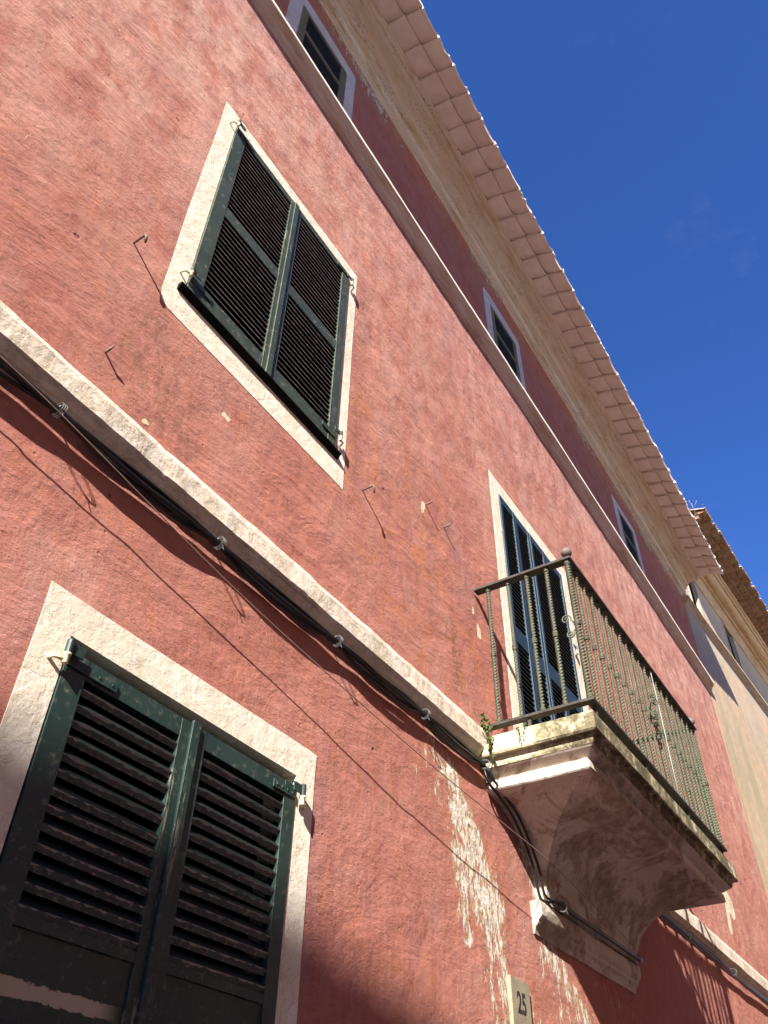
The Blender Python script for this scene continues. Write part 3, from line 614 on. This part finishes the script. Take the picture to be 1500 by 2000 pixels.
# --- balcony: moulded slab with concave corbel
BX0, BX1, BY = 4.10, 7.00, -.74
def ring(ins, z, nseg=26, J=0.0):
    x0, x1, y = BX0 + ins, BX1 - ins, BY + ins
    pts = []
    ys = 10
    for i in range(ys): pts.append((x0, -.0 + (y) * i / ys))
    for i in range(nseg): pts.append((x0 + (x1 - x0) * i / nseg, y))
    for i in range(ys + 1): pts.append((x1, y + (0 - y) * i / ys))
    out = []
    for k, (x, yy) in enumerate(pts):
        jx = J * J1(x * 2 + z * 9, yy * 3 + z * 5); out.append((x + jx, min(.0, yy + J * J1(yy * 4 + 3, x * 2)) if yy < 0 else .03, z + J * .6 * J1(x * 2.3, yy * 2 + z * 3)))
    return out
def shell(prof, name, mat, parent, J, top=False):
    m = MB(); rings = [ring(i, z, J=J) for i, z in prof]; n = len(rings[0]); vs = [p for r in rings for p in r]; fs = []
    for a in range(len(rings) - 1):
        for k in range(n - 1): fs.append((a * n + k, a * n + k + 1, (a + 1) * n + k + 1, (a + 1) * n + k))
    if top: fs.append(tuple(range(n)))
    m.add(vs, fs); return m.build(name, mat, parent, fix=True)
slab = shell([(.10, 3.885), (.012, 3.883), (0.0, 3.872), (0, 3.83), (.0, 3.775), (.006, 3.764), (.035, 3.762), (.040, 3.748), (.046, 3.728), (.052, 3.716)], 'balcony', M_slab, house, .006, True)
prof = [(.054, 3.716), (.066, 3.706), (.085, 3.694), (.118, 3.672), (.118, 3.662), (.108, 3.655), (.106, 3.612), (.115, 3.604)]
A = math.pi / 2
for i in range(1, 19):
    t = i / 18 * A; prof.append((.125 + .555 * math.sin(t) ** 1.0 * 1.0 if 0 else .125 + .55 * math.sin(t), 3.13 + .468 * math.cos(t) ** 1.0 if 0 else 3.13 + .468 * math.cos(t)))
corbel = shell(prof, 'corbel', M_corbel, slab, .004)
m = MB(); PL = [(.03, 2.955), (-.008, 2.958), (-.016, 2.980), (-.022, 2.996), (-.038, 3.012), (-.042, 3.028), (-.058, 3.044), (-.064, 3.052), (-.068, 3.088), (-.066, 3.115), (-.058, 3.130), (.03, 3.130)]
m.prism(PL, 4.68, 6.33, 60, .006, J1); m.build('corbel_foot_moulding', M_corbel, slab)

# --- railing
rail = MB()
rail.add(*(lambda: ([], []))())
PX0, PX1, PY = 4.24, 6.98, -.69
zt, zb = 5.045, 4.003
def bar_strip(z0, z1, wd, name, wob=.003):
    m = MB()
    pts = [(PX0, -.02)] + [(PX0, -.1 - .05 * i) for i in range(11)] + [(PX0, PY)]
    path = [(PX0, -.005 - (.685) * i / 12) for i in range(12)] + [(PX0 + (PX1 - PX0) * i / 40, PY) for i in range(41)] + [(PX1, PY + .685 * i / 12) for i in range(1, 13)]
    vs = []
    for i, (x, y) in enumerate(path):
        corner = (x == PX0 and y == PY) or (x == PX1 and y == PY)
        if i < 12: ox, oy = wd / 2, 0
        elif i > 52: ox, oy = -wd / 2, 0
        else: ox, oy = 0, wd / 2
        if i == 12: ox, oy = wd / 2, wd / 2
        if i == 52: ox, oy = -wd / 2, wd / 2
        zz = wob * J1(x * 1.3 + 7, y * 2 + z0)
        for (sx, z) in ((-1, z0), (1, z0), (1, z1), (-1, z1)): vs.append((x + sx * ox, y + sx * oy, z + zz))
    n = len(path); fs = [(4 * i + k, 4 * i + (k + 1) % 4, 4 * i + 4 + (k + 1) % 4, 4 * i + 4 + k) for i in range(n - 1) for k in range(4)] + [(3, 2, 1, 0), tuple(4 * (n - 1) + k for k in range(4))]
    m.add(vs, fs); return m
hr = bar_strip(zt, zt + .020, .068, 'x').build('railing', M_rail, house, bevel=.003)
hr['label'] = 'brown iron handrail running round the balcony'
br = bar_strip(zb - .0, zb + .018, .056, 'x').build('bottom_rail', M_rail, hr, bevel=.002)
def twist_mesh(name, r, knot, h, pitch=.0225, seed=0):
    m = MB(); n = 12; rings = int(h / .0028); vs = []
    for i in range(rings + 1):
        z = h * i / rings; e = min(z, h - z); rr0 = r * (1.0 if e > .03 else 1.0)
        for k in range(n):
            t = 2 * math.pi * k / n; amp = .30 if e > .03 else 0
            rr = rr0 * (1 + amp * math.cos(2 * (t) - 2 * math.pi * z / pitch)); vs.append((rr * math.cos(t), rr * math.sin(t), z))
    fs = [(i * n + k, i * n + (k + 1) % n, (i + 1) * n + (k + 1) % n, (i + 1) * n + k) for i in range(rings) for k in range(n)]
    m.add(vs, fs)
    for zc, k in ((knot, 1.0), (.012, .9), (h - .010, .9)):
        for q in (-1, 0, 1):
            c = zc + q * .0125 * k; R = r * 1.0 + .0068 * k
            m.lathe((0, 0, c), [(r * .7, -.0062), (R * .93, -.005), (R, 0), (R * .93, .005), (r * .7, .0062)], 12)
    me = m.build(name, M_bar, None, smooth=True, fix=True); return me
H = zt - zb - .016
proto = twist_mesh('baluster', .0122, .50, H); prot3 = twist_mesh('baluster', .0090, .50, H); proto2 = twist_mesh('corner_post', .0165, .535, H)
barpos = [(PX0, y) for y in (-.102, -.252, -.393, -.537)] + [(PX0 + .133 * k, PY) for k in range(1, 21) if PX0 + .133 * k < PX1 - .06] + [(PX1, y) for y in (-.102, -.252, -.393, -.537)]
for k, (x, y) in enumerate(barpos):
    src = prot3 if (k % 2 and 4 <= k < 23) or k in (1, 24) else proto
    o = src if k in (0, 1) else src.copy()
    if k > 1: scene.collection.objects.link(o)
    o.parent = hr; o.location = (x, y, zb + .017); o.rotation_euler = (0, 0, random.uniform(0, 6))
for k, x in enumerate((PX0, PX1)):
    o = proto2 if k == 0 else proto2.copy()
    if k: scene.collection.objects.link(o)
    o.parent = hr; o.location = (x, PY, zb + .017)
for x in (PX0, PX1):
    m = MB(); prf = [(.010, 0), (.012, .004), (.008, .010), (.009, .016)]
    for i in range(13): t = -A * .86 + (A * .86 + A) * i / 12; prf.append((max(.0005, .037 * math.cos(t)), .052 + .037 * math.sin(t)))
    m.lathe((x - .004, PY - .006, zt + .020), prf, 20); m.build('ball_finial', M_ball, hr, smooth=True)
def spiral(cx, cz, r0, r1, a0, a1, n=26, x=None, y=None, sy=1):
    out = []
    for i in range(n + 1):
        t = i / n; a = a0 + (a1 - a0) * t; r = r0 + (r1 - r0) * t; out.append((r * math.cos(a) + cx, r * math.sin(a) + cz))
    return out
def scroll(x, y, along, name='scroll'):
    m = MB()
    up = spiral(.070, 4.605, .034, .006, R_(200), R_(200 - 560)); lo = spiral(.056, 4.492, .030, .007, R_(150), R_(150 + 520))
    P0 = [(.016, 4.535), (.022, 4.565)] + up; P1 = [(.016, 4.53), (.020, 4.515)] + lo
    for P in (P0, P1):
        m.tube([(x + along[0] * u, y + along[1] * u, z) for u, z in P], .0052, 8)
    return m.build(name, M_bar, hr, smooth=True)
scroll(PX0, PY, (0, 1)); scroll(5.50, PY - .012, (-.35, -.9)); scroll(5.50, PY - .012, (.6, -.75)); scroll(PX1, PY, (0, 1))
m = MB(); m.tube([(5.94, PY + .01, 4.567), (5.94, -.35, 4.55), (5.94, 0, 4.545)], .006, 8); m.build('stay_rod', M_bar, hr, smooth=True)
for x, y in ((4.30, PY), (5.15, PY), (6.05, PY), (6.92, PY), (PX0, -.3), (PX1, -.3)): m = MB(); m.box(x - .01, x + .01, y - .01, y + .01, 3.86, zb + .002); m.build('rail_foot', M_rail, hr)
m = MB(); m.tube([(5.835, PY - .019, zt - .01), (5.834, PY - .021, 4.7), (5.832, PY - .019, 4.3), (5.828, PY - .02, zb + .01)], .0019, 8)
tag(m.build('tied_cord', M_wire2, None, smooth=True), 'thin white cord hanging straight down the outside of the balcony bars', 'cord')

# ------------------------------------------------------------------ house number
pl = empty('house_number_plaque', (4.405, 0, 2.53), label='beige stone plaque reading 25 beside peeling red plaster', category='number plaque')
m = MB(); m.prism([(.02, 2.33), (-.014, 2.33), (-.016, 2.50), (-.016, 2.672), (.02, 2.675)], 4.296, 4.516, 1); o = m.build('plaque', M_plate, pl, loc=(4.405, 0, 2.53), bevel=.002); o.location = (0, 0, 0)
cu = bpy.data.curves.new('numerals', 'FONT'); cu.body = '25'; cu.size = .135; cu.offset = .0028; cu.extrude = .0006; cu.space_character = 1.0; cu.align_x = 'CENTER'
to = bpy.data.objects.new('tmp', cu); scene.collection.objects.link(to); bpy.context.view_layer.update()
me = bpy.data.meshes.new_from_object(to.evaluated_get(bpy.context.evaluated_depsgraph_get())); bpy.data.objects.remove(to)
me.materials.clear(); me.materials.append(M_ink); me.name = 'numerals'
nm = bpy.data.objects.new('numerals', me); scene.collection.objects.link(nm); nm.parent = pl
nm.rotation_euler = (R_(90), 0, 0); nm.location = (.002, -.0170, -.012); nm.scale = (.80, 1.0, 1)

# ------------------------------------------------------------------ iron hooks in the wall
def hook(p, L, kind, label):
    x, z = p; m = MB()
    if kind == 'hook':
        m.tube([(x, .02, z), (x, -L * .6, z + .002), (x, -L, z + .006), (x + .004, -L - .006, z - .01), (x + .012, -L - .002, z - .045)], [.0055, .0055, .007, .0075, .005], 8)
    elif kind == 'nail': m.tube([(x, .02, z), (x, -L, z + .004)], [.0035, .0035], 8)
    else: m.tube([(x, .02, z), (x, -L * .7, z + .0), (x + .004, -L, z + .018)], [.0065, .006, .004], 8)
    tag(m.build('wall_hook', M_rust, None, smooth=True, loc=(x, 0, z)), label, 'hook', 'iron hooks driven into the red wall')
hook((.986, 4.918), .068, 'hook', 'rusty bent iron hook left of the green shuttered middle window')
hook((2.834, 4.905), .066, 'hook', 'iron hook with pale tip just right of the middle window corner')
hook((3.58, 5.378), .05, 'claw', 'small iron claw beside the cream chipped patch of plaster')
hook((3.83, 5.36), .045, 'claw', 'small curved iron hook nearest to the balcony door')
hook((1.053, 4.204), .028, 'claw', 'tiny bent nail hook just above the lower ledge')
hook((8.75, 4.33), .02, 'nail', 'tiny nail in the red wall right of the balcony')

# ------------------------------------------------------------------ cables
def cat(pts, n=6):
    P = [Vector(p) for p in pts]; P = [P[0] * 2 - P[1]] + P + [P[-1] * 2 - P[-2]]; out = []
    for i in range(1, len(P) - 2):
        for k in range(n):
            t = k / n; a, b_, c, d = P[i - 1:i + 3]
            out.append(0.5 * ((2 * b_) + (c - a) * t + (2 * a - 5 * b_ + 4 * c - d) * t * t + (3 * b_ - a - 3 * c + d) * t ** 3))
    out.append(P[-2]); return out
clampx = [-1.2, .15, .946, 1.768, 2.597, 3.405, 4.096]
corb = [(4.22, 3.70), (4.36, 3.655), (4.52, 3.60), (4.66, 3.49), (4.76, 3.36), (4.82, 3.22), (4.87, 3.155)]
foot = [(5.1, 3.145), (5.6, 3.145), (6.1, 3.145), (6.28, 3.15)]
corr = [(6.36, 3.25), (6.42, 3.40), (6.52, 3.55), (6.72, 3.66), (6.98, 3.70), (7.3, 3.715), (8.0, 3.71), (8.8, 3.715), (9.6, 3.70), (10.6, 3.715), (12.9, 3.71)]
def cable(dy, dz, sags, r, label, foot_y=-.10, end='all', drop=0.0):
    if drop: dyc = -.02
    else: dyc = 0
    pts = []
    for i in range(len(clampx) - 1):
        a, b_ = clampx[i], clampx[i + 1]; s = sags * random.uniform(.6, 1.2)
        pts.append((a, -.036 + dy * .4, 3.727 + dz * .4))
        for u in (.25, .5, .75): pts.append((a + (b_ - a) * u, -.036 + dy, 3.727 + dz - s * 4 * u * (1 - u) + random.uniform(-.006, .006)))
    pts.append((clampx[-1], -.036 + dy * .4, 3.722 + dz * .4))
    for x, z in corb[:-1]: pts.append((x - .015 - drop * 1.0, -.038 + dy * .7 + dyc, z - .02 + dz * .7 - drop * .7))
    pts.append((corb[-1][0], foot_y + dy * .3, corb[-1][1] + dz * .4))
    for x, z in foot: pts.append((x, foot_y + dy * .3, z + dz * .4 + random.uniform(-.004, .004)))
    for x, z in corr: pts.append((x, -.04 + dy * .6, z - .012 + dz * .7 + random.uniform(-.012, .012)))
    m = MB(); m.tube(cat(pts), r, 8)
    tag(m.build('cable', M_cable, None, smooth=True), label, 'cable', 'black cables clipped along the ledge')
cable(.004, 0.010, .006, .0105, 'thick black cable running tight under the lower ledge, topmost of the bundle')
cable(-.012, -.004, .018, .009, 'black cable in front of the bundle sagging slightly between the clips')
cable(.008, -.014, .036, .0075, 'thin black cable sagging lowest below the ledge between the clips')
cable(-.018, .006, .012, .0075, 'thin black cable farthest out from the wall under the ledge', drop=.055)
cable(.010, -.004, .024, .008, 'black cable at the back of the bundle hanging a little loose', drop=.075)
m = MB(); pts = [(-2.5, -.085, 3.98), (.3, -.085, 3.745), (.66, -.085, 3.70), (.936, -.085, 3.672), (1.84, -.08, 3.545), (2.6, -.10, 3.46), (3.37, -.12, 3.392), (4.10, -.14, 3.352), (4.63, -.165, 3.31), (5.2, -.185, 3.22), (5.85, -.19, 3.135), (6.3, -.10, 3.13)]
m.tube(cat(pts), .0026, 6); tag(m.build('overhead_wire', M_wire, None, smooth=True), 'single thin brownish wire stretched below the cable bundle towards the balcony', 'wire')
def clip(x, y, z, label, s=1.0):
    m = MB()
    for q in (-.008, .0, .008):
        P = [(x + q * s, y + .030 * s * math.cos(t) - .004, z - .012 + .026 * s * math.sin(t)) for t in [2 * math.pi * k / 12 for k in range(13)]]
        m.tube(P, .0014 * s, 5, cap=False)
    m.tube([(x, .015, z + .012), (x + .002, y, z + .016)], .004 * s, 6)
    m.tube([(x + .005, y - .02, z - .03), (x + .008, y - .03, z - .055 * s)], .0018, 5)
    tag(m.build('cable_clip', M_clip, None, smooth=True, loc=(x, 0, z)), label, 'clip', 'metal clips holding the cables')
for x, l in zip(clampx[2:], ('twisted metal clip on the cables, leftmost, near the wire fixing', 'metal clip on the cables below the middle window', 'metal clip on the cables above the right end of the lower window', 'metal clip on the cables halfway between lower window and balcony', 'metal clip on the cables where they meet the balcony slab')):
    clip(x, -.05, 3.727, l)
clip(4.36, -.055, 3.63, 'white metal clip on the cables beside the top of the corbel'); clip(4.76, -.055, 3.34, 'metal clip where the thin wire crosses the cables on the corbel')
clip(4.90, -.105, 3.15, 'silver clip on the cables at the foot of the corbel'); clip(7.9, -.06, 3.70, 'clip on the cables right of the balcony, nearer one', 1.1); clip(9.3, -.06, 3.70, 'clip on the cables right of the balcony, farthest one', 1.1)
m = MB()
for (x, z) in ((4.60, 3.46), (4.73, 3.16)):
    pass

# ------------------------------------------------------------------ weeds
def weed(strands, label, leaf=.012, n=9):
    root = empty('weed', strands[0][0], label=label, category='weed'); o0 = Vector(strands[0][0])
    st = MB(); lf = MB()
    for pts in strands:
        c = cat(pts, 4); st.tube([p - o0 for p in c], .0012, 5)
        for p in c:
            for q in range(n // 4):
                a = leaf * random.uniform(.5, 1.2); ce = p - o0 + Vector((random.gauss(0, .010), random.uniform(-.012, .002), random.gauss(0, .010)))
                u = Vector((random.gauss(0, 1), random.gauss(0, .5), random.gauss(0, 1))).normalized(); v = u.cross(Vector((random.gauss(0, .5), -1, random.gauss(0, .5)))).normalized()
                vs = [ce + u * a, ce + u * a * .3 + v * a * .75, ce - u * a * .5 + v * a * .5, ce - u * a * .8, ce - u * a * .5 - v * a * .5, ce + u * a * .3 - v * a * .75, ce + u.cross(v) * a * .25]
                lf.add(vs, [(0, 1, 6), (1, 2, 6), (2, 3, 6), (3, 4, 6), (4, 5, 6), (5, 0, 6)])
    st.build('stem', M_stem, root, smooth=True); lf.build('foliage', M_leaf, root, fix=False)
weed([[(4.02, -.09, 3.97), (4.04, -.10, 3.90), (4.07, -.10, 3.84), (4.085, -.10, 3.78)], [(4.05, -.10, 3.95), (4.075, -.11, 3.86), (4.09, -.105, 3.76), (4.085, -.11, 3.70)], [(4.0, -.085, 3.95), (4.04, -.095, 3.87), (4.06, -.10, 3.81)], [(4.03, -.09, 3.98), (4.07, -.10, 3.95), (4.10, -.11, 3.90)]],
     'small green weed hanging where the ledge meets the balcony slab', .0125, 14)
weed([[(4.098, -.27, 3.895), (4.092, -.28, 3.86), (4.090, -.285, 3.82), (4.092, -.28, 3.79)], [(4.098, -.32, 3.895), (4.09, -.315, 3.86), (4.09, -.31, 3.81)]],
     'thin trailing weed growing down the cream face of the balcony slab', .009, 8)

# ------------------------------------------------------------------ ochre neighbour house
ANG = R_(-3.02); J0 = Vector((XE, 0, 0))
nb = empty('ochre_house', (XE, 0, 0), ANG, label='weathered ochre house with raw terracotta eaves beyond the red one', category='house')
def nwall():
    m = MB(); ops = [(.72, 1.28, 10.60, 11.62), (3.02, 3.62, 10.62, 11.60), (6.3, 6.9, 10.6, 11.6)]
    xs = sorted({0, 24} | {a for o in ops for a in o[:2]}); zs = sorted({0, 12.1} | {a for o in ops for a in o[2:]})
    for i in range(len(xs) - 1):
        for j in range(len(zs) - 1):
            cx, cz = (xs[i] + xs[i + 1]) / 2, (zs[j] + zs[j + 1]) / 2
            if any(a < cx < b_ and c < cz < d for a, b_, c, d in ops): continue
            m.add([(xs[i], 0, zs[j]), (xs[i + 1], 0, zs[j]), (xs[i + 1], 0, zs[j + 1]), (xs[i], 0, zs[j + 1])], [(0, 1, 2, 3)])
    m.add([(0, 0, 0), (0, 8, 0), (24, 8, 0), (24, 0, 0), (0, 0, 12.1), (0, 8, 12.1), (24, 8, 12.1), (24, 0, 12.1)], [(0, 4, 5, 1), (1, 5, 6, 2), (2, 6, 7, 3)])
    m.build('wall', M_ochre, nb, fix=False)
    for a, b_, c, d in ops:
        m = MB()
        for k in range(4):
            p = [(a, c), (b_, c), (b_, d), (a, d)][k]; q = [(b_, c), (b_, d), (a, d), (a, c)][k]
            m.add([(p[0], -.012, p[1]), (q[0], -.012, q[1]), (q[0], .16, q[1]), (p[0], .16, p[1])], [(0, 1, 2, 3)])
        B = .05
        for (x0, x1, z0, z1) in ((a - B, a, c - B, d + B), (b_, b_ + B, c - B, d + B), (a, b_, d, d + B), (a, b_, c - B, c)):
            m.box(x0, x1, -.012, .01, z0, z1)
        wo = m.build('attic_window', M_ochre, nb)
        shutter(a, b_, c, d, .06, .03, .06, .06, [(c, c + .08), (d - .06, d)], .04, .034, .006, R_(42), M_dark, wo)  # leaf blackened so the window reads as a shaded recess
    m = MB(); m.box(.05, 23.9, .3, .35, .2, 12); m.build('unlit_backing', M_dark, nb)  # black sheet added in place of dark rooms
    m = MB(); m.prism([(.03, 10.30), (-.01, 10.31), (-.03, 10.345), (-.05, 10.36), (-.085, 10.40), (-.10, 10.41), (-.10, 10.46), (-.09, 10.475), (.03, 10.50)], -.0, 24, 200, .004, J1); m.build('string_course', M_ocorn, nb)
    P = [(.03, 11.66), (-.02, 11.665), (-.03, 11.72), (-.09, 11.80), (-.10, 11.815), (-.15, 11.82), (-.16, 11.86)] + arc((-.16, 11.86), (-.34, 11.94), .16, 5) + [(-.34, 11.94), (-.36, 11.93), (-.37, 11.965), (-.42, 11.975), (-.42, 12.06), (.03, 12.06)]
    m = MB(); m.prism(P, .0, 24, 200, .004, J1); m.build('cornice', M_ocorn, nb)
    rf = MB(); v, f = roofpts(0.12, 24, -.78, 12.25, .27, (9, 3.2)); rf.add(v, f); rr = rf.build('roof', M_rawtile, nb, smooth=True, fix=False)
    eaves(.10, 24, .27, [(-.38, -.54, 12.08, .2), (-.53, -.68, 12.15, .6), (-.67, -.82, 12.215, .1)], M_rawtile, rr, M_mortar2, h=.045, front_h=.06, jit=.016)
nwall()
root = empty('dry_grass_tuft', (12.95, -.60, 12.15), label='wispy dry stalks sprouting from the corner of the ochre eaves', category='weed')
m = MB()
for k in range(11):
    a = random.uniform(-.5, 2.6); L = random.uniform(.12, .30)
    m.tube([(random.uniform(-.05, .2), random.uniform(-.1, .05), 0), (L * .5 * math.cos(a) * .7, -.03, L * .6), (L * math.cos(a), -.05 + random.uniform(-.1, .1), L)], .0022, 5)
m.build('stalk', M_straw, root, smooth=True)

# ------------------------------------------------------------------ street and the house opposite (behind the camera, casts the shade)
M_street = mat_simple('stone_paving', (0.55, 0.50, 0.42), 0.9, 0.2, (0.48, 0.43, 0.36), 3, .004)
m = MB(); m.box(-400, 400, -400, 400, -.5, 0); tag(m.build('street', M_street), kind='structure')
fh = empty('facing_house', (0, -4.5, 0), label='plain cream house across the narrow street, behind the viewer', category='house')
M_cream = mat_plaster('cream_render', (0.82, 0.76, 0.64), (0.80, 0.73, 0.60), (0.84, 0.79, 0.69), dirt=0.1)
m = MB(); tops = [(-30, 11.5), (-18, 12.3), (-14.5, 12.38), (-12.6, 12.24), (-11.2, 12.07), (-10.0, 11.88), (-9.0, 11.4), (-4, 10.7), (6, 10.2), (28, 10.2)]
n = len(tops); vs = []
for x, z in tops: vs += [(x, 0, 0), (x, 0, z), (x, -7, z), (x, -7, 0)]
fs = []
for i in range(n - 1):
    a = 4 * i
    for k in range(3): fs.append((a + k, a + 4 + k, a + 5 + k, a + k + 1))
fs += [(0, 1, 2, 3), tuple(4 * (n - 1) + k for k in (3, 2, 1, 0))]
m.add(vs, fs); m.build('wall', M_cream, fh)
for x in range(-28, 28, 4):
    for z in (1.1, 4.6, 7.8):
        mm = MB(); mm.box(x - .65, x + .65, .0, .035, z - .1, z + 1.7); wo = mm.build('window', M_white, fh)
        shutter(x - .5, x + .5, z, z + 1.6, .04, -.0 + .03, .07, .07, [(z, z + .09), (z + .78, z + .86), (z + 1.52, z + 1.6)], .09, .05, .01, R_(-42), M_deep, wo)
